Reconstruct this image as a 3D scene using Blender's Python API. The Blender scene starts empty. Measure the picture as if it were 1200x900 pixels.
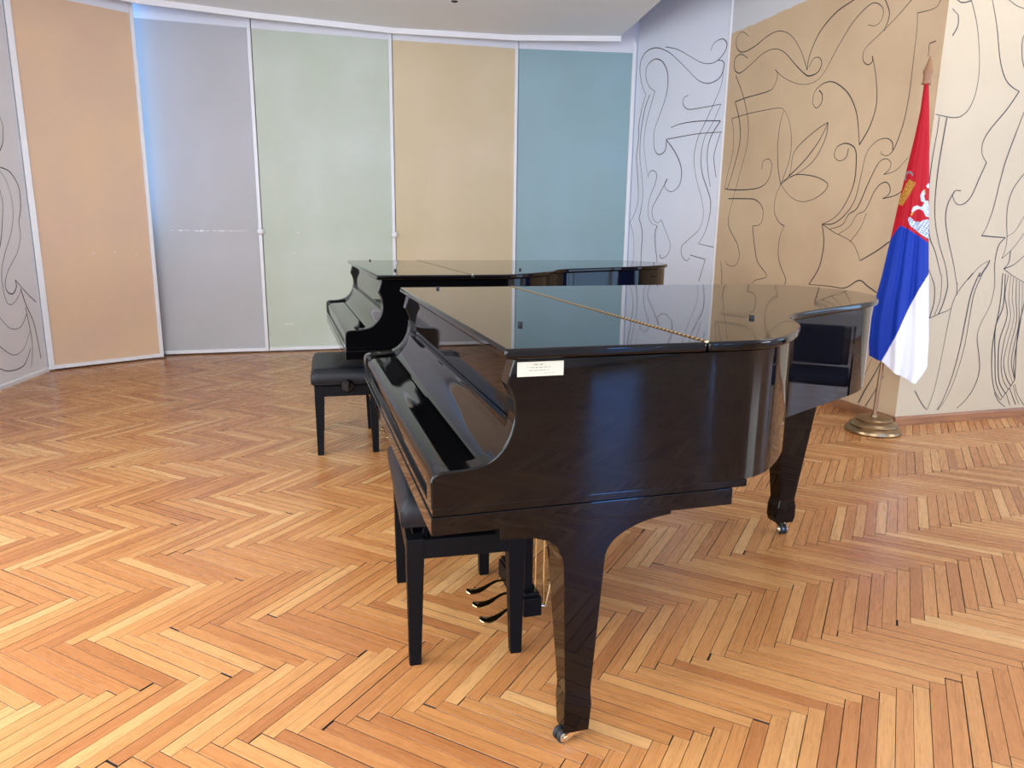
import bpy, bmesh, math, random
from mathutils import Vector, Matrix
random.seed(7)
PI = math.pi
C = bpy.context.scene.collection
SC = bpy.context.scene

# ------------------------------------------------------------------ camera
F_PX, PITCH, ROLL, CAM_H = 847.5, math.radians(12.223), math.radians(0.79), 1.2613
fwd = Vector((0, math.cos(PITCH), -math.sin(PITCH)))
up0 = Vector((0, math.sin(PITCH), math.cos(PITCH)))
rt0 = Vector((1, 0, 0))
rt = rt0 * math.cos(ROLL) + up0 * math.sin(ROLL)
up = -rt0 * math.sin(ROLL) + up0 * math.cos(ROLL)
cd = bpy.data.cameras.new('camera'); cam = bpy.data.objects.new('camera', cd); C.objects.link(cam)
cam.matrix_world = Matrix(((rt.x, up.x, -fwd.x, 0), (rt.y, up.y, -fwd.y, 0), (rt.z, up.z, -fwd.z, CAM_H), (0, 0, 0, 1)))
cd.sensor_width = 36; cd.lens = F_PX / 1200 * 36; cd.clip_start = .05
SC.camera = cam

# ------------------------------------------------------------------ view, sky, daylight
SC.view_settings.view_transform = 'Standard'; SC.view_settings.look = 'None'
SC.view_settings.exposure = 0.33; SC.view_settings.gamma = 1; SC.view_settings.use_curve_mapping = False
w = bpy.data.worlds.new('sky'); SC.world = w; w.use_nodes = True
bg = w.node_tree.nodes['Background']; bg.inputs[0].default_value = (.55, .75, 1, 1); bg.inputs[1].default_value = 1.0
# daylight coming in through each window: (x centre, watts, tint)
Y_FRONT, Z_SILL, Z_HEAD = -2.5, .85, 2.9
COOL = (.91, .96, 1)
# (x centre, watts, tint, width, sill height)
WINDOWS = [(-1.7, 62, COOL, 1.3, .85), (.2, 62, COOL, 1.3, .85), (3.93, 85, (.11, .36, 1), .80, .12), (5.55, 30, (.16, .42, 1), .26, .12)]
for x, watt, tint, ww, sill in WINDOWS:
    ld = bpy.data.lights.new('window_daylight', 'AREA'); ld.shape = 'RECTANGLE'
    ld.size = ww - .1; ld.size_y = Z_HEAD - sill - .1; ld.energy = watt; ld.color = tint
    lo = bpy.data.objects.new('window_daylight', ld); C.objects.link(lo)
    lo.location = (x, Y_FRONT - .12, (sill + Z_HEAD) / 2); lo.rotation_euler = (PI / 2, 0, 0)   # shines along +Y
# tall windows in the left wall, out of view beside the camera: (metres along the wall from its far end, watts)
LEFT_WINDOWS = [(4.6, 105), (7.0, 125)]; LW_W, LZ_SILL, LZ_HEAD = 1.6, .35, 2.95
A0 = Vector((-3.98, 6.08)); LDIR = Vector((.1202, -.9927)); LOUT = Vector((-.9927, -.1202))
for u, watt in LEFT_WINDOWS:
    ld = bpy.data.lights.new('window_daylight', 'AREA'); ld.shape = 'RECTANGLE'
    ld.size = LW_W - .1; ld.size_y = LZ_HEAD - LZ_SILL - .1; ld.energy = watt; ld.color = COOL
    lo = bpy.data.objects.new('window_daylight', ld); C.objects.link(lo)
    p = A0 + LDIR*u + LOUT*.12; lo.location = (p.x, p.y, (LZ_SILL + LZ_HEAD)/2)
    lo.rotation_euler = Vector((-LOUT.x, -LOUT.y, 0)).to_track_quat('-Z', 'Y').to_euler()
# windows in the right wall, out of view: (y centre, watts, tint, width, sill)
X_RIGHT = 7.501
RIGHT_WINDOWS = [(4.3, 28, (.35, .60, 1), 1.7, .30), (.6, 170, COOL, 2.2, .60)]
for y, watt, tint, ww, sill in RIGHT_WINDOWS:
    ld = bpy.data.lights.new('window_daylight', 'AREA'); ld.shape = 'RECTANGLE'
    ld.size = ww - .1; ld.size_y = Z_HEAD - sill - .1; ld.energy = watt; ld.color = tint
    lo = bpy.data.objects.new('window_daylight', ld); C.objects.link(lo)
    lo.location = (X_RIGHT + .12, y, (sill + Z_HEAD)/2); lo.rotation_euler = Vector((-1, 0, 0)).to_track_quat('-Z', 'Y').to_euler()
# added fill light under the higher ceiling, out of view, brightens the upper right
ld = bpy.data.lights.new('added_fill_light', 'AREA'); ld.shape = 'RECTANGLE'; ld.size = 1.2; ld.size_y = 2.4; ld.energy = 20; ld.color = (.95, .97, 1)
lo = bpy.data.objects.new('added_fill_light', ld); C.objects.link(lo); lo.location = (3.1, 4.0, 3.57)
# daylight from the narrow window hidden behind the peach panel
ld = bpy.data.lights.new('window_daylight', 'AREA'); ld.shape = 'RECTANGLE'; ld.size = .12; ld.size_y = 2.0
ld.energy = 6.5; ld.color = (.17, .48, 1)
lo = bpy.data.objects.new('window_daylight', ld); C.objects.link(lo)
lo.location = (-3.60, 6.70, 2.25)
lo.rotation_euler = Vector((.93, .36, 0)).to_track_quat('-Z', 'Y').to_euler()

# ------------------------------------------------------------------ helpers
class MB:
    def __init__(s): s.v = []; s.f = []; s.smooth = False
    def add(s, vs, fs):
        n = len(s.v); s.v += [tuple(v) for v in vs]; s.f += [tuple(i + n for i in f) for f in fs]; return s
    def box(s, x0, x1, y0, y1, z0, z1, M=None):
        vs = [Vector(p) for p in ((x0,y0,z0),(x1,y0,z0),(x1,y1,z0),(x0,y1,z0),(x0,y0,z1),(x1,y0,z1),(x1,y1,z1),(x0,y1,z1))]
        if M: vs = [M @ v for v in vs]
        return s.add(vs, [(0,3,2,1),(4,5,6,7),(0,1,5,4),(1,2,6,5),(2,3,7,6),(3,0,4,7)])
    def frustum(s, lo, hi):      # lo/hi = (x0,x1,y0,y1,z)
        a, b = lo, hi
        vs = [(a[0],a[2],a[4]),(a[1],a[2],a[4]),(a[1],a[3],a[4]),(a[0],a[3],a[4]),(b[0],b[2],b[4]),(b[1],b[2],b[4]),(b[1],b[3],b[4]),(b[0],b[3],b[4])]
        return s.add(vs, [(0,3,2,1),(4,5,6,7),(0,1,5,4),(1,2,6,5),(2,3,7,6),(3,0,4,7)])
    def stack(s, rings):         # rings of (x0,x1,y0,y1,z) from bottom to top, one closed tapering bar
        vs = []
        for x0, x1, y0, y1, z in rings: vs += [(x0,y0,z),(x1,y0,z),(x1,y1,z),(x0,y1,z)]
        fs = [(0,3,2,1)]
        for k in range(len(rings)-1):
            o = 4*k
            fs += [(o+i, o+(i+1)%4, o+4+(i+1)%4, o+4+i) for i in range(4)]
        o = 4*(len(rings)-1); fs.append((o,o+1,o+2,o+3))
        return s.add(vs, fs)
    def prism(s, pts, fn):       # closed polygon pts; fn(p, 0|1) gives the two ends
        n = len(pts)
        vs = [fn(p, 0) for p in pts] + [fn(p, 1) for p in pts]
        fs = [tuple(range(n-1, -1, -1)), tuple(range(n, 2*n))] + [(i, (i+1) % n, n+(i+1) % n, n+i) for i in range(n)]
        return s.add(vs, fs)
    def lathe(s, prof, c=(0,0,0), n=32, M=None):   # prof of (r, z)
        vs = []; fs = []
        for r, z in prof:
            for k in range(n):
                t = 2*PI*k/n; v = Vector((r*math.cos(t), r*math.sin(t), z))
                vs.append((M @ v if M else v) + Vector(c))
        for j in range(len(prof)-1):
            for k in range(n): fs.append((j*n+k, j*n+(k+1)%n, (j+1)*n+(k+1)%n, (j+1)*n+k))
        fs.append(tuple(range(n-1,-1,-1))); fs.append(tuple((len(prof)-1)*n+k for k in range(n)))
        return s.add(vs, fs)
    def rod(s, a, b, r, n=12, r2=None):
        a = Vector(a); b = Vector(b); d = b-a
        M = d.to_track_quat('Z', 'Y').to_matrix()
        return s.lathe([(r, 0), (r if r2 is None else r2, d.length)], a, n, M)
    def tube(s, pts, rad, n=10, flat=1.0):
        P = [Vector(p) for p in pts]; vs = []; fs = []
        for i, p in enumerate(P):
            d = (P[min(i+1, len(P)-1)] - P[max(i-1, 0)]).normalized()
            side = d.cross(Vector((0,0,1)));  side = side.normalized() if side.length > 1e-4 else Vector((1,0,0))
            u2 = side.cross(d).normalized(); r = rad[i] if isinstance(rad, (list, tuple)) else rad
            for k in range(n):
                t = 2*PI*k/n; vs.append(p + side*math.cos(t)*r + u2*math.sin(t)*r*flat)
        for i in range(len(P)-1):
            for k in range(n): fs.append((i*n+k, i*n+(k+1)%n, (i+1)*n+(k+1)%n, (i+1)*n+k))
        fs.append(tuple(range(n-1,-1,-1))); fs.append(tuple((len(P)-1)*n+k for k in range(n)))
        return s.add(vs, fs)
    def build(s, name, mat, parent=None, smooth=None, bevel=0, seg=2, fix=True):
        me = bpy.data.meshes.new(name); me.from_pydata([tuple(v) for v in s.v], [], s.f)
        if fix:
            bm = bmesh.new(); bm.from_mesh(me); bmesh.ops.recalc_face_normals(bm, faces=bm.faces); bm.to_mesh(me); bm.free()
        me.materials.append(mat)
        o = bpy.data.objects.new(name, me); C.objects.link(o)
        if parent: o.parent = parent
        if smooth is not None:
            for p in me.polygons: p.use_smooth = True
            bpy.context.view_layer.objects.active = o
            me.set_sharp_from_angle(angle=math.radians(smooth))
        if bevel:
            m = o.modifiers.new('bevel', 'BEVEL'); m.width = bevel; m.segments = seg; m.limit_method = 'ANGLE'; m.angle_limit = math.radians(40)
            m.harden_normals = False
        return o

def tag(o, label=None, cat=None, group=None, kind=None):
    for k, v in (('label', label), ('category', cat), ('group', group), ('kind', kind)):
        if v: o[k] = v
    return o
def empty(name, loc, rz=0):
    o = bpy.data.objects.new(name, None); C.objects.link(o); o.location = loc; o.rotation_euler = (0, 0, rz); o.empty_display_size = .1
    return o
def spline(pts, sub=6, closed=False):
    P = [Vector(p) for p in pts]; n = len(P); out = []
    for i in range(n if closed else n-1):
        g = (lambda j: P[j % n]) if closed else (lambda j: P[max(0, min(n-1, j))])
        p0, p1, p2, p3 = g(i-1), g(i), g(i+1), g(i+2)
        for k in range(sub):
            t = k/sub
            out.append(.5*((2*p1) + (p2-p0)*t + (2*p0-5*p1+4*p2-p3)*t*t + (3*p1-p0-3*p2+p3)*t**3))
    if not closed: out.append(P[-1])
    return out

# ------------------------------------------------------------------ materials
def new_mat(name):
    m = bpy.data.materials.new(name); m.use_nodes = True
    return m, m.node_tree.nodes, m.node_tree.links, m.node_tree.nodes['Principled BSDF']
def srgb(r, g, b):
    f = lambda c: (c/255/12.92) if c/255 <= .04045 else ((c/255+.055)/1.055)**2.4
    return (f(r), f(g), f(b), 1)
def plain(name, col, rough=.5, metal=0, coat=0, spec=.5):
    m, N, L, b = new_mat(name)
    b.inputs['Base Color'].default_value = col; b.inputs['Roughness'].default_value = rough; b.inputs['Metallic'].default_value = metal
    b.inputs['Coat Weight'].default_value = coat; b.inputs['Coat Roughness'].default_value = .03; b.inputs['Specular IOR Level'].default_value = spec
    return m
def node(N, t, **kw):
    n = N.new(t)
    for k, v in kw.items(): setattr(n, k, v)
    return n
def mix(N, L, fac, a, b, mode='MIX'):
    n = N.new('ShaderNodeMix'); n.data_type = 'RGBA'; n.blend_type = mode
    for inp, val in ((n.inputs['Factor'], fac), (n.inputs['A'], a), (n.inputs['B'], b)):
        if hasattr(val, 'is_output') or hasattr(val, 'links'): L.new(val, inp)
        else: inp.default_value = val
    return n.outputs['Result']
def ramp(N, L, fac, stops):
    r = N.new('ShaderNodeValToRGB'); e = r.color_ramp.elements
    while len(e) < len(stops): e.new(.5)
    for i, (p, c) in enumerate(stops): e[i].position = p; e[i].color = c
    L.new(fac, r.inputs[0]); return r.outputs[0]
def painted(name, col, vary=.05, rough=.6, tone=None):
    """hand-rolled wall paint: faint patches and roller texture"""
    m, N, L, b = new_mat(name)
    tc = N.new('ShaderNodeTexCoord'); n1 = N.new('ShaderNodeTexNoise'); n1.inputs['Scale'].default_value = 1.3; n1.inputs['Detail'].default_value = 4
    L.new(tc.outputs['Object'], n1.inputs['Vector'])
    dark = tuple(c*(1-vary*1.6) for c in col[:3]) + (1,)
    light = tuple(min(1, c*(1+vary)) for c in (tone or col)[:3]) + (1,)
    cr = ramp(N, L, n1.outputs['Fac'], [(.32, dark), (.68, light)])
    L.new(cr, b.inputs['Base Color'])
    n2 = N.new('ShaderNodeTexNoise'); n2.inputs['Scale'].default_value = 160; L.new(tc.outputs['Object'], n2.inputs['Vector'])
    bp = N.new('ShaderNodeBump'); bp.inputs['Strength'].default_value = .12; bp.inputs['Distance'].default_value = .002
    L.new(n2.outputs['Fac'], bp.inputs['Height']); L.new(bp.outputs[0], b.inputs['Normal'])
    b.inputs['Roughness'].default_value = rough
    return m

LACQUER, N, L, b = new_mat('black_polyester_lacquer')
b.inputs['Base Color'].default_value = (.002, .002, .0024, 1); b.inputs['Roughness'].default_value = .045; b.inputs['IOR'].default_value = 1.37
tc = N.new('ShaderNodeTexCoord'); nz = N.new('ShaderNodeTexNoise'); nz.inputs['Scale'].default_value = 5; L.new(tc.outputs['Object'], nz.inputs['Vector'])
mr = N.new('ShaderNodeMapRange'); mr.inputs[1].default_value = .35; mr.inputs[2].default_value = .75; mr.inputs[3].default_value = .02; mr.inputs[4].default_value = .06
L.new(nz.outputs['Fac'], mr.inputs[0]); L.new(mr.outputs[0], b.inputs['Roughness'])
SATIN = plain('satin_black_wood', (.0035, .004, .0055, 1), .42, spec=.12)
LEATHER, N, L, b = new_mat('black_leatherette')
b.inputs['Base Color'].default_value = (.006, .007, .011, 1); b.inputs['Roughness'].default_value = .45; b.inputs['Specular IOR Level'].default_value = .35
tc = N.new('ShaderNodeTexCoord'); v = N.new('ShaderNodeTexVoronoi'); v.inputs['Scale'].default_value = 500; L.new(tc.outputs['Object'], v.inputs['Vector'])
bp = N.new('ShaderNodeBump'); bp.inputs['Strength'].default_value = .25; bp.inputs['Distance'].default_value = .001; L.new(v.outputs['Distance'], bp.inputs['Height']); L.new(bp.outputs[0], b.inputs['Normal'])
BRASS = plain('polished_brass', (.80, .60, .30, 1), .16, 1)
PALEBRASS = plain('pale_brass', (.86, .74, .52, 1), .2, 1)
STEEL = plain('caster_steel', (.72, .76, .80, 1), .2, 1)
RUBBER = plain('black_rubber', (.01, .01, .012, 1), .6)
FELT = plain('spruce_underside', (.10, .055, .028, 1), .6)
WHITE = painted('white_wall_paint', srgb(232, 234, 240), .015)
FRAME = painted('white_frame_paint', srgb(240, 241, 243), .02, .35)
CEIL = painted('ceiling_paint', srgb(234, 239, 242), .01)
HINGE, N, L, b = new_mat('brass_piano_hinge')
tc = N.new('ShaderNodeTexCoord'); wv = N.new('ShaderNodeTexWave'); wv.bands_direction = 'Y'; wv.inputs['Scale'].default_value = 16; L.new(tc.outputs['Object'], wv.inputs['Vector'])
L.new(ramp(N, L, wv.outputs['Fac'], [(.3, (.22, .13, .04, 1)), (.55, (.90, .68, .32, 1))]), b.inputs['Base Color']); b.inputs['Metallic'].default_value = 1; b.inputs['Roughness'].default_value = .25
PAPER = plain('label_paper', srgb(190, 187, 171), .7)
INK = plain('faded_ink', srgb(95, 95, 90), .8)
LINE = plain('black_mural_line', (.035, .035, .04, 1), .6)
CHIP = plain('white_undercoat_chip', srgb(240, 240, 242), .7)
POLEM = plain('bronze_pole', (.36, .25, .16, 1), .32, 1)

ASH = plain('antique_brass_foot', (.34, .235, .13, 1), .34, 1)
OAKFIN = plain('turned_wood_finial', srgb(150, 108, 74), .45)

def wood_plank_material(name, src):
    """oak strip: tone differs per strip, grain runs along the strip (UV in metres)"""
    m, N, L, b = new_mat(name)
    if src == 'object':
        r = N.new('ShaderNodeObjectInfo').outputs['Random']
    else:
        at = N.new('ShaderNodeAttribute'); at.attribute_name = 'strip_tone'; r = at.outputs['Fac']
    uv = N.new('ShaderNodeUVMap'); uv.uv_map = 'UVMap'
    cx = N.new('ShaderNodeCombineXYZ'); mul = node(N, 'ShaderNodeMath', operation='MULTIPLY'); mul.inputs[1].default_value = 37.0; L.new(r, mul.inputs[0]); L.new(mul.outputs[0], cx.inputs[2])
    sep = N.new('ShaderNodeSeparateXYZ'); L.new(uv.outputs[0], sep.inputs[0])
    for i, sc in ((0, 3.2), (1, 55)):
        q = node(N, 'ShaderNodeMath', operation='MULTIPLY'); q.inputs[1].default_value = sc; L.new(sep.outputs[i], q.inputs[0]); L.new(q.outputs[0], cx.inputs[i])
    g = N.new('ShaderNodeTexNoise'); g.inputs['Scale'].default_value = 1; g.inputs['Detail'].default_value = 5; g.inputs['Roughness'].default_value = .6; g.inputs['Distortion'].default_value = .6; L.new(cx.outputs[0], g.inputs['Vector'])
    tone = ramp(N, L, r, [(0, srgb(178, 115, 67)), (.15, srgb(190, 126, 73)), (.5, srgb(200, 138, 82)), (.85, srgb(210, 152, 93)), (1, srgb(221, 170, 112))])
    gr = ramp(N, L, g.outputs['Fac'], [(.30, (.86, .84, .81, 1)), (.5, (.97, .97, .96, 1)), (.72, (1.05, 1.05, 1.04, 1))])
    cx2 = N.new('ShaderNodeCombineXYZ'); L.new(mul.outputs[0], cx2.inputs[2])
    for i, sc in ((0, 22), (1, 420)):
        q = node(N, 'ShaderNodeMath', operation='MULTIPLY'); q.inputs[1].default_value = sc; L.new(sep.outputs[i], q.inputs[0]); L.new(q.outputs[0], cx2.inputs[i])
    g2 = N.new('ShaderNodeTexNoise'); g2.inputs['Scale'].default_value = 1; g2.inputs['Detail'].default_value = 3; L.new(cx2.outputs[0], g2.inputs['Vector'])
    pores = ramp(N, L, g2.outputs['Fac'], [(.34, (.80, .76, .72, 1)), (.52, (1.0, 1.0, 1.0, 1))])
    col = mix(N, L, 1.0, mix(N, L, 1.0, tone, gr, 'MULTIPLY'), pores, 'MULTIPLY')
    # worn, greyed patches where the varnish has gone, and dark specks
    geo = N.new('ShaderNodeNewGeometry')
    wn = N.new('ShaderNodeTexNoise'); wn.inputs['Scale'].default_value = .9; wn.inputs['Detail'].default_value = 3; L.new(geo.outputs['Position'], wn.inputs['Vector'])
    wn2 = N.new('ShaderNodeTexNoise'); wn2.inputs['Scale'].default_value = 55; wn2.inputs['Detail'].default_value = 5; L.new(geo.outputs['Position'], wn2.inputs['Vector'])
    a1 = N.new('ShaderNodeMapRange'); a1.inputs[1].default_value = .52; a1.inputs[2].default_value = .70; L.new(wn.outputs['Fac'], a1.inputs[0])
    a2 = N.new('ShaderNodeMapRange'); a2.inputs[1].default_value = .50; a2.inputs[2].default_value = .66; L.new(wn2.outputs['Fac'], a2.inputs[0])
    wm = node(N, 'ShaderNodeMath', operation='MULTIPLY'); L.new(a1.outputs[0], wm.inputs[0]); L.new(a2.outputs[0], wm.inputs[1])
    wm2 = node(N, 'ShaderNodeMath', operation='MULTIPLY'); wm2.inputs[1].default_value = .45; L.new(wm.outputs[0], wm2.inputs[0])
    col = mix(N, L, wm2.outputs[0], col, srgb(150, 128, 108))
    L.new(col, b.inputs['Base Color'])
    rr = N.new('ShaderNodeMapRange'); rr.inputs[3].default_value = .20; rr.inputs[4].default_value = .36; L.new(g.outputs['Fac'], rr.inputs[0]); L.new(rr.outputs[0], b.inputs['Roughness'])
    bp = N.new('ShaderNodeBump'); bp.inputs['Strength'].default_value = .15; bp.inputs['Distance'].default_value = .0006; L.new(g.outputs['Fac'], bp.inputs['Height']); L.new(bp.outputs[0], b.inputs['Normal'])
    return m
OAK_STRIP = wood_plank_material('oak_strip', 'object'); OAK_FIELD = wood_plank_material('oak_strip_field', 'attribute')
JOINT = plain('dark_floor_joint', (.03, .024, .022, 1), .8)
SKIRT, N, L, b = new_mat('brown_skirting_wood')
tc = N.new('ShaderNodeTexCoord'); mp = N.new('ShaderNodeMapping'); mp.inputs['Scale'].default_value = (2, 2, 40); n1 = N.new('ShaderNodeTexNoise'); n1.inputs['Scale'].default_value = 1.5
L.new(tc.outputs['Object'], mp.inputs[0]); L.new(mp.outputs[0], n1.inputs['Vector'])
L.new(ramp(N, L, n1.outputs['Fac'], [(.3, srgb(128, 84, 56)), (.7, srgb(166, 116, 78))]), b.inputs['Base Color']); b.inputs['Roughness'].default_value = .4

# ------------------------------------------------------------------ room plan (metres)
A1 = A0 + LDIR * 8.643                     # left wall meets the window wall
CORN = Vector((2.556, 4.672)); TDIR = Vector((math.cos(math.radians(106.2)), math.sin(math.radians(106.2))))
TEND = CORN + TDIR * 2.36
WEND = Vector((1.24, 7.96)); WDIR = (WEND - TEND).normalized()
RDIR = Vector((.9584, .2856)); REND = CORN + RDIR * 5.16
Z_TOP = 3.6
ARC = [(-3.98, 6.08), (-3.32, 6.78), (-3.36, 6.90), (-2.45, 7.19), (-1.21, 7.55), (0.02, 7.83), (1.23, 7.955)]

def struct(o): o['kind'] = 'structure'; return o
def wall_seg(mb, p, q, z0, z1, th):        # slab whose inner face runs p -> q, thickness outward (to the left of p->q)
    p = Vector(p); q = Vector(q); d = (q-p).normalized(); n = Vector((-d.y, d.x)) * th
    a, b_, c, d_ = p, q, q+n, p+n
    mb.add([(a.x,a.y,z0),(b_.x,b_.y,z0),(c.x,c.y,z0),(d_.x,d_.y,z0),(a.x,a.y,z1),(b_.x,b_.y,z1),(c.x,c.y,z1),(d_.x,d_.y,z1)],
           [(0,3,2,1),(4,5,6,7),(0,1,5,4),(1,2,6,5),(2,3,7,6),(3,0,4,7)])

# the sub-floor with the herringbone strips on it
pl = [A1.to_tuple(), (X_RIGHT, Y_FRONT), REND.to_tuple(), CORN.to_tuple(), TEND.to_tuple(), WEND.to_tuple(), (0.02, 7.93), (-1.23, 7.66), (-2.48, 7.30), (-3.42, 7.0), (-4.05, 6.10)]
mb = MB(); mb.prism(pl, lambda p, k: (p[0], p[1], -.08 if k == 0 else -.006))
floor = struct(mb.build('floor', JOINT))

def inside(x, y, poly=pl):
    c = False; n = len(poly)
    for i in range(n):
        x1, y1 = poly[i]; x2, y2 = poly[(i+1) % n]
        if (y1 > y) != (y2 > y) and x < (x2-x1)*(y-y1)/(y2-y1)+x1: c = not c
    return c
def project(p):
    d = Vector(p) - Vector((0, 0, CAM_H)); z = d.dot(fwd)
    if z < .05: return None
    return 600 + F_PX*d.dot(rt)/z, 450 - F_PX*d.dot(up)/z
GA = math.radians(17.18); SW = .0417; SL = .4212
g = Vector((math.cos(GA), math.sin(GA))); gn = Vector((-g.y, g.x))
d1 = Vector((math.cos(GA-PI/4), math.sin(GA-PI/4))); d2 = Vector((math.cos(GA+PI/4), math.sin(GA+PI/4)))
# lower right corner of one strip of the first orientation
corner = g*1.2074 + gn*1.3878
O0 = corner - d1*SL
strips = []
for j in range(-14, 14):
    for i in range(-190, 190):
        base = O0 + d1*(i*SW + j*SL) + d2*(i*SW - j*SL)
        for kind in (0, 1):
            if kind == 0: o, du, dv = base, d1, d2
            else: o, du, dv = base + d1*(SL+SW) + d2*(SW-SL), d2, -d1
            c = o + du*SL/2 + dv*SW/2
            if -4.3 < c.x < X_RIGHT and Y_FRONT < c.y < 8.1 and (inside(c.x, c.y) or inside(o.x, o.y) or inside(o.x+du.x*SL, o.y+du.y*SL)): strips.append((o, du, dv, c))
def strip_verts(o, du, dv, r, clip):
    g0 = .0004 + .0006*r.random(); g1 = .0006 + .0011*r.random(); ge = .0006 + .0014*r.random()
    if r.random() < .14: g1 += .0012
    if r.random() < .18: ge += .002
    z = -.0004*r.random(); tl = .0003*(r.random()-.5)
    if r.random() < .10: ge += .0018
    q = [(ge, g0), (SL-.0006, g0), (SL-.0006, SW-g1), (ge, SW-g1)]
    return q, z, tl
rnd = random.Random(11)
def vis(c):
    p = project((c.x, c.y, 0)); return p is not None and -25 < p[0] < 1225 and p[1] < 930
near = sorted([s_ for s_ in strips if vis(s_[3])], key=lambda s_: (s_[3]-Vector((0, 0))).length)[:300]
near_ids = {id(s_) for s_ in near}
VARIANTS = []
for k in range(10):
    q, z, tl = strip_verts(None, None, None, rnd, None); u0 = rnd.random()*9; v0 = rnd.random()*3
    me = bpy.data.meshes.new('plank')
    c = .0003   # eased edge
    vs = [(x-SL/2, y-SW/2, -.006) for x, y in q] + [(x-SL/2, y-SW/2, z-c) for x, y in q]
    ins = [(q[0][0]+c, q[0][1]+c), (q[1][0]-c, q[1][1]+c), (q[2][0]-c, q[2][1]-c), (q[3][0]+c, q[3][1]-c)]
    vs += [(x-SL/2, y-SW/2, z+tl*(1 if y > SW/2 else -1)) for x, y in ins]
    fs = [(i, (i+1) % 4, 4+(i+1) % 4, 4+i) for i in range(4)] + [(4+i, 4+(i+1) % 4, 8+(i+1) % 4, 8+i) for i in range(4)] + [(8, 9, 10, 11)]
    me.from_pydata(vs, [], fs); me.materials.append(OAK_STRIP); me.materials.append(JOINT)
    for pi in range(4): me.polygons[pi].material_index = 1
    uvl = me.uv_layers.new(name='UVMap')
    for lp in me.loops: vv = me.vertices[lp.vertex_index].co; uvl.data[lp.index].uv = (vv.x+u0, vv.y+v0)
    VARIANTS.append(me)
for o, du, dv, c in near:
    ob = bpy.data.objects.new('plank', rnd.choice(VARIANTS)); C.objects.link(ob); ob.parent = floor
    ob.location = (c.x, c.y, 0); ob.rotation_euler = (0, 0, math.atan2(du.y, du.x) + (PI if rnd.random() < .5 else 0))
V = []; FF = []; UV = []; TN = []
for st in strips:
    if id(st) in near_ids: continue
    o, du, dv, c = st; q, z, tl = strip_verts(o, du, dv, rnd, None); n = len(V); tone = rnd.random(); u0 = rnd.random()*9
    for zz in (-.006, z):
        for x, y in q: p = o + du*x + dv*y; V.append((p.x, p.y, zz + (tl*(1 if y > SW/2 else -1) if zz > -.005 else 0)))
    for f in [(n+i, n+(i+1) % 4, n+4+(i+1) % 4, n+4+i) for i in range(4)] + [(n+4, n+5, n+6, n+7)]:
        FF.append(f); TN.append(tone)
        for vi in f: x, y = q[(vi-n) % 4]; UV.append((x+u0, y))
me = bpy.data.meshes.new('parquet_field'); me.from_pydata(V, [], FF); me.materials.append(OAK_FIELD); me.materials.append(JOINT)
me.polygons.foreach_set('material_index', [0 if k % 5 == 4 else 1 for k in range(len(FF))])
uvl = me.uv_layers.new(name='UVMap'); uvl.data.foreach_set('uv', [t for uv_ in UV for t in uv_])
at = me.attributes.new('strip_tone', 'FLOAT', 'FACE'); at.data.foreach_set('value', TN)
fo = bpy.data.objects.new('parquet_field', me); C.objects.link(fo); fo.parent = floor; fo['kind'] = 'stuff'

# walls
TAN, N, L, b = new_mat('tan_and_white_wall_paint')
tc = N.new('ShaderNodeTexCoord'); sp = N.new('ShaderNodeSeparateXYZ'); L.new(tc.outputs['Object'], sp.inputs[0])
n1 = N.new('ShaderNodeTexNoise'); n1.inputs['Scale'].default_value = 9; n1.inputs['Detail'].default_value = 5; L.new(tc.outputs['Object'], n1.inputs['Vector'])
n3 = N.new('ShaderNodeTexNoise'); n3.inputs['Scale'].default_value = 1.6; n3.inputs['Detail'].default_value = 3; L.new(tc.outputs['Object'], n3.inputs['Vector'])
ma = node(N, 'ShaderNodeMath', operation='MULTIPLY_ADD'); ma.inputs[1].default_value = .05; L.new(n1.outputs['Fac'], ma.inputs[0]); L.new(sp.outputs[2], ma.inputs[2])
mr = N.new('ShaderNodeMapRange'); mr.inputs[1].default_value = 2.985; mr.inputs[2].default_value = 2.992; L.new(ma.outputs[0], mr.inputs[0])
tan = ramp(N, L, n3.outputs['Fac'], [(.3, srgb(204, 175, 140)), (.7, srgb(217, 190, 154))])
L.new(mix(N, L, mr.outputs[0], tan, srgb(220, 221, 224)), b.inputs['Base Color']); b.inputs['Roughness'].default_value = .65
BEIGE = painted('beige_wall_paint', srgb(197, 182, 154), .03, .65)
LEFTM = painted('grey_white_wall_paint', srgb(238, 238, 240), .02, .6)
MURW = painted('cool_white_wall_paint', srgb(226, 231, 242), .015, .6)

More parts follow.
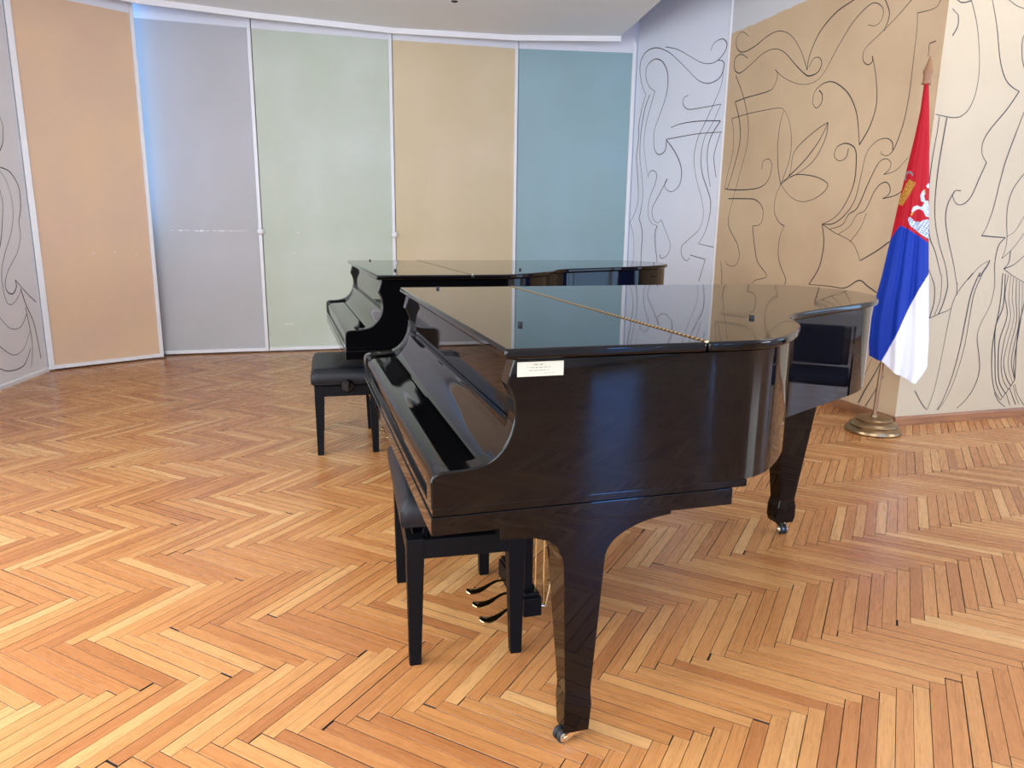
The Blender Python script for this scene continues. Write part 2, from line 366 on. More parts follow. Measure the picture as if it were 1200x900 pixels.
mb = MB(); us = [0]
for u, _ in LEFT_WINDOWS: us += [u-LW_W/2, u+LW_W/2]
us.append(8.643+.15)
for i in range(0, len(us), 2): wall_seg(mb, A0 + LDIR*us[i+1], A0 + LDIR*us[i], 0, Z_TOP, .2)
for u, _ in LEFT_WINDOWS:
    wall_seg(mb, A0 + LDIR*(u+LW_W/2), A0 + LDIR*(u-LW_W/2), 0, LZ_SILL, .2); wall_seg(mb, A0 + LDIR*(u+LW_W/2), A0 + LDIR*(u-LW_W/2), LZ_HEAD, Z_TOP, .2)
wall_left = struct(mb.build('wall_left', LEFTM))
for k, (u, _) in enumerate(LEFT_WINDOWS):
    p = A0 + LDIR*u + LOUT*.06; wn = empty('window_%d' % (k+11), (p.x, p.y, LZ_SILL), math.atan2(LDIR.y, LDIR.x)); struct(wn)
    h = LZ_HEAD-LZ_SILL; mb = MB(); t = .05; W2 = LW_W/2
    mb.box(-W2, -W2+t, -.03, .03, 0, h); mb.box(W2-t, W2, -.03, .03, 0, h); mb.box(-W2+t, W2-t, -.03, .03, 0, t); mb.box(-W2+t, W2-t, -.03, .03, h-t, h)
    mb.box(-.03, .03, -.02, .02, t, h-t); mb.build('window_frame', FRAME, wn)
mb = MB()
back = [(-3.98-.06, 6.08), (-3.50, 7.00), (-2.48, 7.235), (-1.225, 7.60), (0.01, 7.88), (1.26, 8.01)]
for p, q in zip(back[:-1], back[1:]): wall_seg(mb, p, q, 0, Z_TOP, .12)
wall_back = struct(mb.build('wall_back', WHITE))
mb = MB(); wall_seg(mb, WEND, TEND, 0, Z_TOP, .15); wall_white = struct(mb.build('wall_back_right', MURW))
TN_ = Vector((-(CORN-TEND).normalized().y, (CORN-TEND).normalized().x)); RN_ = Vector((-RDIR.y, RDIR.x)); MIT = CORN + (TN_ + RN_)*.15/(1 + TN_.dot(RN_))
def wall_poly(pts):
    m_ = MB(); m_.prism([tuple(q) for q in pts], lambda p, k: (p[0], p[1], 0 if k == 0 else Z_TOP)); return m_
mb = wall_poly([TEND, CORN, MIT, TEND + TN_*.15]); wall_tan = struct(mb.build('wall_right_back', TAN))
mb = wall_poly([CORN, REND, REND + RN_*.15, MIT]); wall_beige = struct(mb.build('wall_right_front', BEIGE))
mb = MB(); ys = [REND.y]
for y, _, _, ww, _ in RIGHT_WINDOWS: ys += [y+ww/2, y-ww/2]
ys.append(Y_FRONT)
for i in range(0, len(ys), 2): wall_seg(mb, (X_RIGHT, ys[i]), (X_RIGHT, ys[i+1]), 0, Z_TOP, .2)
for y, _, _, ww, sill in RIGHT_WINDOWS:
    wall_seg(mb, (X_RIGHT, y+ww/2), (X_RIGHT, y-ww/2), 0, sill, .2); wall_seg(mb, (X_RIGHT, y+ww/2), (X_RIGHT, y-ww/2), Z_HEAD, Z_TOP, .2)
struct(mb.build('wall_right', WHITE))
for k, (y, _, _, ww, sill) in enumerate(RIGHT_WINDOWS):
    wn = empty('window_%d' % (k+21), (X_RIGHT+.06, y, sill), -PI/2); struct(wn)
    h = Z_HEAD-sill; mb = MB(); t = .05; W2 = ww/2
    mb.box(-W2, -W2+t, -.03, .03, 0, h); mb.box(W2-t, W2, -.03, .03, 0, h); mb.box(-W2+t, W2-t, -.03, .03, 0, t); mb.box(-W2+t, W2-t, -.03, .03, h-t, h)
    for q in (-W2/3, W2/3): mb.box(q-.03, q+.03, -.02, .02, t, h-t)
    mb.build('window_frame', FRAME, wn)
mb = MB()
xs = [A1.x - .15]
for x, _, _, ww, _ in WINDOWS: xs += [x-ww/2, x+ww/2]
xs.append(X_RIGHT+.15)
for i in range(0, len(xs), 2): mb.box(xs[i], xs[i+1], Y_FRONT-.2, Y_FRONT, 0, Z_TOP)
for x, _, _, ww, sill in WINDOWS:
    mb.box(x-ww/2, x+ww/2, Y_FRONT-.2, Y_FRONT, 0, sill); mb.box(x-ww/2, x+ww/2, Y_FRONT-.2, Y_FRONT, Z_HEAD, Z_TOP)
struct(mb.build('wall_front', WHITE))
for k, (x, _, _, WIN_W, sill) in enumerate(WINDOWS):
    wn = empty('window_%d' % (k+1), (x, Y_FRONT-.06, sill)); struct(wn)
    h = Z_HEAD-sill; mb = MB(); t = .05; W2 = WIN_W/2
    mb.box(-W2, -W2+t, -.03, .03, 0, h); mb.box(W2-t, W2, -.03, .03, 0, h); mb.box(-W2+t, W2-t, -.03, .03, 0, t); mb.box(-W2+t, W2-t, -.03, .03, h-t, h)
    if WIN_W > 1: mb.box(-.025, .025, -.02, .02, t, h-t)
    mb.build('window_frame', FRAME, wn)
    mb = MB(); mb.box(-W2-.04, W2+.04, -.03, .12, -.03, 0); mb.build('window_sill', FRAME, wn)

# mural lines: thin painted strokes lying on the walls, given in wall coordinates (metres along the wall, height)
def mural(data, origin, direction, wall, width=.0052):
    nrm = Vector((direction.y, -direction.x)); nrm = nrm if nrm.dot(Vector((0, 0)) - origin) > 0 else -nrm
    mb = MB(); rr = random.Random(5)
    for ln in data.strip().split('\n'):
        pts = [tuple(float(t) for t in q.split(',')) for q in ln.split('/')]; pts = [p for p in pts if p[0] > .002]
        if len(pts) < 2: continue
        sp_ = spline([(u, z) for u, z in pts], 7); n0 = len(mb.v); wd = width*rr.uniform(.75, 1.2); ph = rr.uniform(0, 6)
        cnt = len(sp_); vs = []
        for i, p in enumerate(sp_):
            t = (sp_[min(i+1, cnt-1)] - sp_[max(i-1, 0)])
            t = t.normalized() if t.length > 1e-6 else Vector((1, 0)); s_ = Vector((-t.y, t.x))*wd*.5*(1+.3*math.sin(ph+i*.11))
            for q in (p+s_, p-s_):
                w3 = origin + direction*q.x + nrm*.0012; vs.append((w3.x, w3.y, max(.062, q.y)))
        mb.add(vs, [(2*i, 2*i+1, 2*i+3, 2*i+2) for i in range(cnt-1)])
    o = mb.build('mural_drawing', LINE, wall, fix=False); return o
DRAW_TAN = '''2.075,2.885/2.174,2.94/2.255,2.905/2.235,2.817/2.131,2.768/1.964,2.78/1.793,2.821/1.642,2.823/1.488,2.755/1.362,2.632/1.265,2.485/1.254,2.454
2.057,2.702/2.168,2.758/2.256,2.738/2.252,2.653/2.166,2.605/2.018,2.639/1.845,2.695/1.691,2.7/1.551,2.644/1.391,2.518/1.272,2.432/1.209,2.409/1.125,2.419/1.09,2.469/1.12,2.517/1.184,2.527/1.234,2.475
1.249,2.46/1.24,2.552/1.153,2.693/1.004,2.787/0.856,2.823/0.76,2.836
1.657,2.537/1.522,2.449/1.338,2.373/1.186,2.353/1.065,2.394/0.94,2.543/0.808,2.68/0.675,2.752/0.594,2.751/0.529,2.698/0.531,2.636/0.583,2.61/0.651,2.631
1.657,2.537/1.617,2.495/1.649,2.413/1.73,2.383/2.019,2.382/2.205,2.373
2.205,2.373/2.107,2.184/2.083,2.01/2.168,1.755/2.232,1.625
2.224,2.595/2.078,2.391/1.984,2.19/1.965,1.998/2.046,1.748/2.133,1.509/2.173,1.374/2.176,1.367/2.142,1.276/2.001,1.142/1.953,1.031/2.015,0.949/2.14,0.954/2.162,0.988
2.242,2.236/2.192,2.108/2.184,1.933/2.248,1.738/2.267,1.631
2.242,2.236/2,2.244/1.709,2.238/1.555,2.228/1.485,2.199/1.406,2.096/1.363,1.957/1.365,1.822/1.419,1.688/1.45,1.63
1.495,2.201/1.532,2.073/1.532,1.915/1.501,1.753/1.45,1.63
2.267,1.631/2.067,1.613/1.761,1.615/1.626,1.67/1.59,1.78/1.633,1.84/1.713,1.83/1.725,1.765
2.2,1.542/1.977,1.535/1.784,1.52/1.673,1.454/1.653,1.37/1.688,1.313/1.79,1.3
1.79,1.299/1.735,1.127/1.673,1/1.53,0.89/1.687,0.842/1.747,0.787
1.45,1.63/1.347,1.704/1.323,1.857/1.213,1.942/1.049,2.016/0.956,2.044
0.956,2.044/0.967,1.934/1.071,1.789/1.238,1.706/1.415,1.658/1.45,1.63
0.956,2.044/1.035,1.923/1.189,1.789/1.36,1.685
1.45,1.63/1.298,1.691/1.113,1.68/0.964,1.643/0.889,1.593/0.973,1.523/1.144,1.485/1.305,1.525/1.45,1.63
1.45,1.63/1.503,1.532/1.498,1.409/1.422,1.327/1.352,1.303
1.353,1.31/1.403,1.198/1.389,1.034/1.273,0.876/1.314,0.821
0.611,1.852/0.647,2.002/0.693,2.109/0.787,2.225/0.93,2.314/1.041,2.328/1.134,2.29/1.15,2.211/1.1,2.164/1.048,2.196/1.051,2.25/1.091,2.288
0.611,1.852/0.527,1.97/0.492,2.112/0.525,2.279/0.58,2.421
0.58,2.421/0.574,2.385/0.614,2.372/0.663,2.411/0.656,2.482/0.528,2.55/0.407,2.614/0.276,2.699
0.496,2.558/0.466,2.644/0.5,2.722/0.542,2.779
0.055,2.64/0.085,2.598/0.141,2.591/0.23,2.599
0.23,2.599/0.218,2.493/0.218,2.345/0.216,2.148/0.23,1.981/0.263,1.859/0.298,1.786/0.344,1.758/0.399,1.776/0.395,1.792
0.298,1.786/0.314,1.841/0.374,1.871/0.462,1.856/0.533,1.788/0.56,1.654/0.595,1.483/0.68,1.379/0.79,1.32/0.908,1.316
0.713,1.838/0.729,1.779/0.792,1.761/0.85,1.798/0.833,1.858/0.745,1.876/0.65,1.832/0.621,1.727/0.624,1.589/0.691,1.451/0.783,1.362/0.908,1.315
0.908,1.316/0.766,1.256/0.573,1.187/0.479,1.066
0.479,1.066/0.346,1.132/0.232,1.203
0.908,1.316/0.868,1.171/0.893,0.999/0.989,0.861
0.989,0.861/0.76,0.866/0.599,0.866/0.47,0.93/0.379,0.896/0.291,0.86
0.162,1.732/0.252,1.659/0.354,1.638
0.354,1.638/0.308,1.671/0.304,1.711/0.352,1.739/0.416,1.711/0.488,1.582/0.561,1.43/0.642,1.382/0.695,1.311/0.824,1.279
0.158,1.542/0.226,1.501/0.338,1.482
0.333,1.482/0.283,1.515/0.291,1.564/0.339,1.588/0.412,1.545/0.485,1.411/0.558,1.381/0.616,1.302/0.724,1.244
0.47,1.388/0.514,1.285/0.599,1.192
0.181,0.395/0.228,0.297/0.296,0.173/0.339,0.077
0.058,2.399/0.089,2.396/0.105,2.395/0.105,2.361/0.103,2.321
0.138,0.315/0.167,0.256/0.215,0.167/0.272,0.068
0.262,0.411/0.301,0.307/0.342,0.2
2.25,0.972/2.212,0.856/2.205,0.738'''
DRAW_RIGHT = '''-0.004,2.62/0.031,2.567/0.082,2.536
0.082,2.536/0.089,2.478/0.058,2.419/-0.014,2.387/-0.062,2.372/-0.099,2.364
0.053,2.623/0.095,2.606/0.164,2.621
0.159,2.635/0.223,2.518/0.266,2.397/0.298,2.254/0.298,2.126/0.269,2.03/0.218,1.977/0.154,1.959/0.06,1.965/0.007,1.972/-0.052,1.969
-0.01,1.957/-0.014,1.86/-0.009,1.74/-0.002,1.639
0.04,1.959/0.039,1.863/0.036,1.843/0.028,1.691/0.031,1.538/0.054,1.383
0.099,1.956/0.092,1.845/0.084,1.642/0.093,1.457/0.117,1.331/0.177,1.183/0.249,1.053/0.285,0.943/0.288,0.91/0.27,0.81/0.244,0.743
0.054,1.383/0.084,1.246/0.15,1.14/0.214,1.009/0.231,0.976/0.241,0.844/0.213,0.738
0.096,1.053/0.123,1.021/0.166,0.955/0.151,0.977/0.181,0.922/0.194,0.822/0.174,0.717
0.174,0.717/0.247,0.743/0.314,0.764/0.339,0.781
0.32,2.65/0.386,2.503/0.451,2.314/0.514,2.209/0.579,2.164/0.642,2.142
0.642,2.142/0.564,2.031/0.451,1.903/0.41,1.829/0.411,1.767/0.437,1.727/0.462,1.707
0.462,1.707/0.424,1.612/0.377,1.495/0.323,1.446/0.268,1.445/0.228,1.491/0.24,1.525/0.288,1.526
0.24,1.525/0.199,1.449/0.195,1.354/0.239,1.226/0.308,1.075/0.36,0.942/0.364,0.942/0.374,0.864
0.612,1.091/0.532,1.052/0.449,0.964/0.483,1.008/0.389,0.898/0.349,0.809/0.334,0.651/0.32,0.445/0.299,0.236/0.261,0.096
0.135,0.232/0.208,0.14/0.255,0.096
0.612,1.091/0.545,0.986/0.541,1.008/0.494,0.874/0.478,0.693/0.466,0.521/0.436,0.323/0.39,0.172/0.346,0.088
0.612,1.091/0.597,1.052/0.567,1.008/0.521,0.885/0.511,0.749/0.503,0.519/0.466,0.322/0.418,0.182/0.354,0.088
0.435,2.661/0.523,2.626/0.594,2.616
0.625,2.484/0.608,2.454/0.607,2.414/0.628,2.327/0.662,2.269
0.716,2.05/0.674,1.914/0.661,1.872/0.616,1.713/0.594,1.575/0.574,1.424/0.541,1.305/0.508,1.25
0.508,1.25/0.611,1.243/0.713,1.239
0.713,1.239/0.666,1.186/0.656,1.075/0.676,0.974/0.685,0.906/0.671,0.792/0.614,0.667/0.602,0.574/0.64,0.456/0.665,0.349/0.644,0.242/0.586,0.149/0.515,0.09
0.8,1.661/0.72,1.557/0.692,1.449/0.704,1.34/0.727,1.241/0.729,1.164/0.709,1.103
0.709,1.103/0.775,1.153/0.835,1.22/0.88,1.287
0.726,1.247/0.791,1.286/0.857,1.397
0.775,1.153/0.776,1.075/0.74,1.035
0.74,1.035/0.823,1.063/0.914,1.131
0.74,1.035/0.84,0.984/0.956,0.937
0.739,1.007/0.757,0.79/0.746,0.547/0.772,0.356/0.824,0.209/0.895,0.126
0.762,1.001/0.787,0.79/0.749,0.64/0.788,0.427/0.83,0.257/0.906,0.15
0.79,0.996/0.788,0.859/0.835,0.72/0.803,0.545/0.826,0.378/0.861,0.256/0.932,0.173
0.812,0.99/0.826,0.835/0.868,0.707/0.844,0.544/0.847,0.401/0.887,0.279/0.953,0.2
0.838,0.978/0.856,0.835/0.898,0.707/0.879,0.542/0.87,0.4/0.916,0.29/0.971,0.226
0.866,0.967/0.89,0.834/0.926,0.683/0.91,0.518/0.909,0.398/0.942,0.313/0.986,0.244
0.894,0.955/0.924,0.799/0.951,0.658/0.94,0.505/0.942,0.385/0.998,0.268
0.924,0.943/0.957,0.775/0.965,0.623/0.961,0.48/0.965,0.372/0.998,0.268
0.965,0.88/0.97,0.798/0.957,0.658/0.964,0.504/0.984,0.371/0.998,0.268
0.998,0.268/0.953,0.2/0.895,0.126
1.004,0.237/1.044,0.161/1.125,0.076
0.99,0.231/1.031,0.149/1.079,0.085
0.964,0.208/1.009,0.138/1.044,0.087
0.939,0.179/0.965,0.128/0.993,0.084
0.829,0.184/0.881,0.121/0.952,0.074'''
DRAW_WHITE = '''0.219,2.865/0.196,2.914/0.143,2.939/0.079,2.938/0.033,2.89/0.051,2.828/0.127,2.769/0.218,2.755/0.336,2.787/0.481,2.866/0.651,2.956/0.813,3.007
0.127,2.769/0.07,2.753/0.048,2.71/0.077,2.628/0.147,2.592/0.25,2.59/0.361,2.638/0.489,2.741/0.643,2.864/0.777,2.958/0.934,3.021/1.068,3.017/1.151,2.951/1.167,2.849/1.126,2.707/1.06,2.601
1.06,2.601/1.108,2.478/1.143,2.314/1.139,2.164/1.156,1.995/1.114,1.744/1.099,1.55/1.149,1.414/1.209,1.332
1.209,1.332/1.148,1.197/1.127,1.038/1.134,0.877/1.128,0.715
0.929,2.612/1.02,2.677/1.073,2.774/1.058,2.876/0.948,2.92/0.834,2.868/0.759,2.741/0.762,2.568/0.839,2.387/0.906,2.244/0.909,2.14/0.888,2.05/0.824,1.999/0.74,2.03/0.727,2.131
0.727,2.131/0.586,1.991/0.501,1.843/0.509,1.7/0.607,1.631/0.702,1.662/0.715,1.718/0.681,1.758
0.681,1.758/0.792,1.6/0.878,1.47/0.856,1.365/0.784,1.327/0.74,1.359
0.74,1.359/0.653,1.224/0.59,1.112/0.622,1.007/0.714,0.971/0.731,1.009
0.929,2.612/0.981,2.478/1.037,2.303/1.051,2.137/1.014,1.947/0.965,1.785
0.965,1.785/0.949,1.831/0.894,1.847/0.841,1.807/0.856,1.714/0.928,1.566/0.936,1.413/0.881,1.326/0.79,1.298
0.79,1.298/0.817,1.221/0.799,1.068/0.767,0.944/0.748,0.702
1.002,2.593/1.061,2.473/1.096,2.309/1.11,2.161/1.103,1.991/1.06,1.799/1.031,1.606/1.048,1.452/1.072,1.375
1.072,1.375/1.012,1.238/1.01,1.062/1.007,0.903/0.985,0.725
0.056,2.698/0.061,2.566/0.13,2.414/0.228,2.247/0.31,2.109/0.343,1.939/0.303,1.762/0.211,1.548/0.175,1.407/0.211,1.274/0.337,1.174/0.432,1.098/0.419,1.006/0.356,0.962/0.316,0.992
0.311,1.019/0.112,0.986
0.112,0.986/0.177,0.77
0.466,2.516/0.519,2.499/0.529,2.444/0.458,2.388/0.279,2.381/0.053,2.384
0.053,2.384/0.132,2.237/0.227,2.101/0.254,1.932/0.22,1.775/0.135,1.616/0.094,1.511/0.1,1.372/0.146,1.231/0.215,1.131
0.215,1.131/0.112,1.116/0.005,1.101
0.675,2.241/0.55,2.264/0.327,2.265/0.048,2.239
0.045,2.237/0.146,2.111/0.178,1.961/0.151,1.789/0.111,1.658
0.733,2.137/0.548,2.144/0.302,2.151/0.013,2.138
0.035,2.134/0.079,2.004/0.092,1.904/0.049,1.741'''
DRAW_LEFT = '''0.27,2.087/0.248,2.029/0.225,1.97/0.253,1.854/0.306,1.785/0.352,1.744
0.382,1.659/0.336,1.658/0.202,1.629/0.106,1.518/0.119,1.358/0.17,1.251/0.171,1.144/0.253,1.012/0.405,0.886/0.476,0.786/0.459,0.719/0.387,0.699/0.326,0.748/0.328,0.802
0.328,0.802/0.202,0.696/0.066,0.6
0.38,1.667/0.343,1.632/0.263,1.535/0.229,1.355/0.298,1.172/0.42,1.018/0.497,0.892/0.514,0.763/0.487,0.642/0.406,0.621/0.29,0.691/0.271,0.73
0.384,1.554/0.379,1.479/0.367,1.378/0.43,1.173/0.477,1.071/0.531,0.996
0.271,0.73/0.225,0.602/0.136,0.423/0.097,0.129
0.231,0.575/0.213,0.433/0.201,0.262/0.26,0.087
0.637,0.593/0.605,0.538/0.488,0.438/0.343,0.429/0.229,0.519
0.691,0.367/0.656,0.322/0.49,0.227/0.334,0.256/0.211,0.377
0.734,0.186/0.696,0.158/0.566,0.114/0.366,0.122/0.234,0.239'''

mural(DRAW_TAN, CORN, TDIR, wall_tan, .0062); mural(DRAW_RIGHT, CORN, RDIR, wall_beige, .0056)
mural(DRAW_WHITE, TEND, WDIR, wall_white, .0064); mural(DRAW_LEFT, A0, LDIR, wall_left, .0066)

# ceilings: low soffit ending in a white lip in front of the panels, higher ceiling on the right
lip = [(-4.0, 5.85), (-3.18, 6.58), (-2.37, 6.97), (-1.19, 7.43), (0.0, 7.64), (1.02, 7.62)]
edge = [(1.02, 7.62), (1.18, 6.47), (2.45, -2.5)]
mb = MB(); poly = [(-2.94, -2.5)] + [(-4.0, 5.85)] + lip[1:] + edge[1:]
mb.prism([p for p in reversed(poly)], lambda p, k: (p[0], p[1], 3.10 if k == 0 else 3.22)); struct(mb.build('ceiling', CEIL))
mb = MB()
for p, q in zip(lip[:-1], lip[1:]): wall_seg(mb, p, q, 3.052, 3.22, .02)
struct(mb.build('trim_1', FRAME))
mb = MB(); mb.box(-4.6, X_RIGHT+.2, -2.7, 8.4, Z_TOP, Z_TOP+.1); struct(mb.build('ceiling_upper', CEIL))
lp = empty('added_fill_panel', (3.1, 4.0, 3.575)); tag(lp, 'added fill light panel, out of view under the higher ceiling at the right', 'ceiling light')  # invented fixture that carries the added fill light, unseen
mb = MB(); mb.box(-.66, -.61, -1.26, 1.26, -.03, .025); mb.box(.61, .66, -1.26, 1.26, -.03, .025); mb.box(-.61, .61, -1.26, -1.21, -.03, .025); mb.box(-.61, .61, 1.21, 1.26, -.03, .025); mb.build('added_fill_frame', FRAME, lp)
# small recessed spotlight in the soffit
sp_ = empty('ceiling_spot', (-.522, 6.56, 3.10)); tag(sp_, 'small recessed spotlight in the pale ceiling at the top edge', 'spotlight')
mb = MB(); mb.lathe([(.052, -.004), (.052, 0.0), (.036, 0.0), (.036, -.006)], n=28); mb.build('spot_ring', FRAME, sp_, smooth=40)
mb = MB(); mb.lathe([(.02, -.012), (.033, -.005), (.033, -.001)], n=24); mb.build('spot_bulb', RUBBER, sp_, smooth=40)

# white corner bead between the two painted walls, skirtings
mb = MB(); mb.box(TEND.x-.012, TEND.x+.012, TEND.y-.014, TEND.y+.004, 0, Z_TOP); struct(mb.build('trim_2', FRAME))
mb = MB()
def skirt(mb, p, q, th, h):
    p = Vector(p); q = Vector(q); d = (q-p).normalized(); n = Vector((d.y, -d.x))*th
    mb.prism([(0, .0), (1, .0), (1, h*.8), (.55, h), (0, h)], lambda t, k: ((q if k else p) + n*t[0]).to_tuple() + (t[1],))
skirt(mb, TEND, CORN - TDIR*(-.0) , .018, .062); struct(mb.build('baseboard_right_back', SKIRT))
mb = MB(); skirt(mb, CORN - RDIR*.012, REND, .018, .062); struct(mb.build('baseboard_right_front', SKIRT))
mb = MB(); skirt(mb, A1, A0, .012, .035); struct(mb.build('baseboard_left', FRAME))

# the five coloured panels in white frames
def panel(p, q, label, col, tone, z_top=3.02, left=.03, right=.03, extra=0, knob=False, chips=(), rim=.02):
    p = Vector(p); q = Vector(q); d = q-p; p = p + d.normalized()*.004; d = q - d.normalized()*.004 - p; Lg = d.length; r = empty('painted_screen', (p.x, p.y, 0), math.atan2(d.y, d.x))
    tag(r, label, 'panel', 'coloured panels along the curved wall')
    mat = painted(label.split()[0] + '_panel_paint', col, .03, .55, tone)
    mb = MB(); mb.box(left*.4-extra, Lg-right*.4, .002, .020, .046, z_top); mb.build('panel_board', mat, r)
    if left: mb = MB(); mb.box(0, left, -.018, .022, .012, 3.13); mb.build('frame_post', FRAME, r, bevel=.004)
    if right: mb = MB(); mb.box(Lg-right, Lg, -.018, .022, .012, 3.13); mb.build('frame_post', FRAME, r, bevel=.004)
    mb = MB(); mb.box(left, Lg-right, -.014, .022, .014, .046); mb.build('bottom_rail', FRAME, r, bevel=.003)
    mb = MB(); mb.box(left*.5-extra, Lg-right*.5, -.003, .02, z_top, 3.3); mb.build('top_fascia', WHITE, r)
    if knob:
        mb = MB(); mb.lathe([(.006, 0), (.012, .01), (.028, .018), (.032, .03), (.027, .042), (.010, .048)], (Lg-right/2, -.018, knob), 20, Matrix.Rotation(PI/2, 3, 'X'))
        mb.build('knob', FRAME, r, smooth=50)
    if chips:
        mb = MB(); rr = random.Random(3)
        for (x, z, wd, hh) in chips:
            k = 9; pts = []
            for i in range(k):
                t = 2*PI*i/k; pts.append((x + wd*.5*math.cos(t)*rr.uniform(.6, 1.1), z + hh*.5*math.sin(t)*rr.uniform(.5, 1.2)))
            mb.prism(pts, lambda pt, kk: (pt[0], .0025 if kk == 0 else .0012, pt[1]))
        mb.build('chipped_paint', CHIP, r)['kind'] = 'stuff'
    return r
rr = random.Random(9)
scr = [(.14+.65*i/26 + rr.uniform(-.006, .006), 1.192+rr.uniform(-.003, .003), rr.uniform(.015, .04), rr.uniform(.002, .008)) for i in range(27)]
scr += [(.40, 1.188, .04, .022), (.36, 1.187, .03, .014), (.22, 1.19, .05, .012), (.58, 1.19, .07, .008)]
panel(ARC[0], ARC[1], 'peach painted panel in a white frame, leftmost of the curved wall', srgb(224, 191, 163), srgb(226, 194, 156), left=.045, right=.032, chips=[(.45, .99, .03, .006), (.62, 1.0, .015, .008), (.8, .98, .01, .01)])
panel(ARC[2], ARC[3], 'grey painted panel with a white horizontal scratch, right of the peach panel', srgb(188, 189, 189), srgb(190, 189, 192), left=.0, right=.032, extra=.12, knob=1.19, chips=scr)
panel(ARC[3], ARC[4], 'pale green painted panel between the grey and the yellow panels', srgb(196, 207, 186), srgb(202, 211, 198), left=.0, right=.032, knob=1.17, chips=[(.28, .98, .03, .006), (.2, .28, .12, .006), (.33, 1.18, .012, .012)])
panel(ARC[4], ARC[5], 'sand yellow painted panel between the green and the blue panels', srgb(216, 198, 156), srgb(218, 200, 166), left=.0, right=.032, chips=[])
panel(ARC[5], ARC[6], 'grey blue painted panel at the right end of the curved wall', srgb(148, 179, 181), srgb(150, 181, 189), left=.0, right=.04)

# ------------------------------------------------------------------ grand pianos (local x = towards the tail, y = towards the bass side, origin under the treble front corner of the lid)
H_LID, LIDT = 1.02, .022
LID_CURVE = [(.50, -.016), (.60, -.012), (.68, .020), (.75, .075), (.812, .135), (.872, .205), (.915, .280), (.942, .335), (.975, .385), (1.05, .445), (1.16, .505), (1.274, .562), (1.42, .635), (1.571, .715), (1.696, .820), (1.79, .955), (1.835, 1.12), (1.83, 1.28), (1.775, 1.42), (1.66, 1.50), (1.50, 1.518)]
def lid_outline(stretch):
    pts = [(x if x < .62 else .62 + (x-.62)*stretch, y) for x, y in LID_CURVE]
    return [tuple(p) for p in spline(pts, 4)]
def offset_in(pts, d):
    out = []; n = len(pts)
    for i, p in enumerate(pts):
        a = Vector(pts[max(i-1, 0)]); b_ = Vector(pts[min(i+1, n-1)]); t = (b_-a).normalized()
        nn = Vector((-t.y, t.x)); out.append(tuple(Vector(p) + nn*d))     # counter-clockwise outline: the inside is on the left
    return out
CHEEK = [(.10, .684), (-.157, .684), (-.158, .742)] + [tuple(p) for p in spline([(-.158, .742), (-.153, .756), (-.140, .763), (-.118, .765), (-.080, .767), (-.041, .776), (-.014, .794), (.008, .824), (.020, .860), (.021, .895), (.014, .922), (.004, .943)], 4)][1:] + [(.018, .994), (.10, .994)]
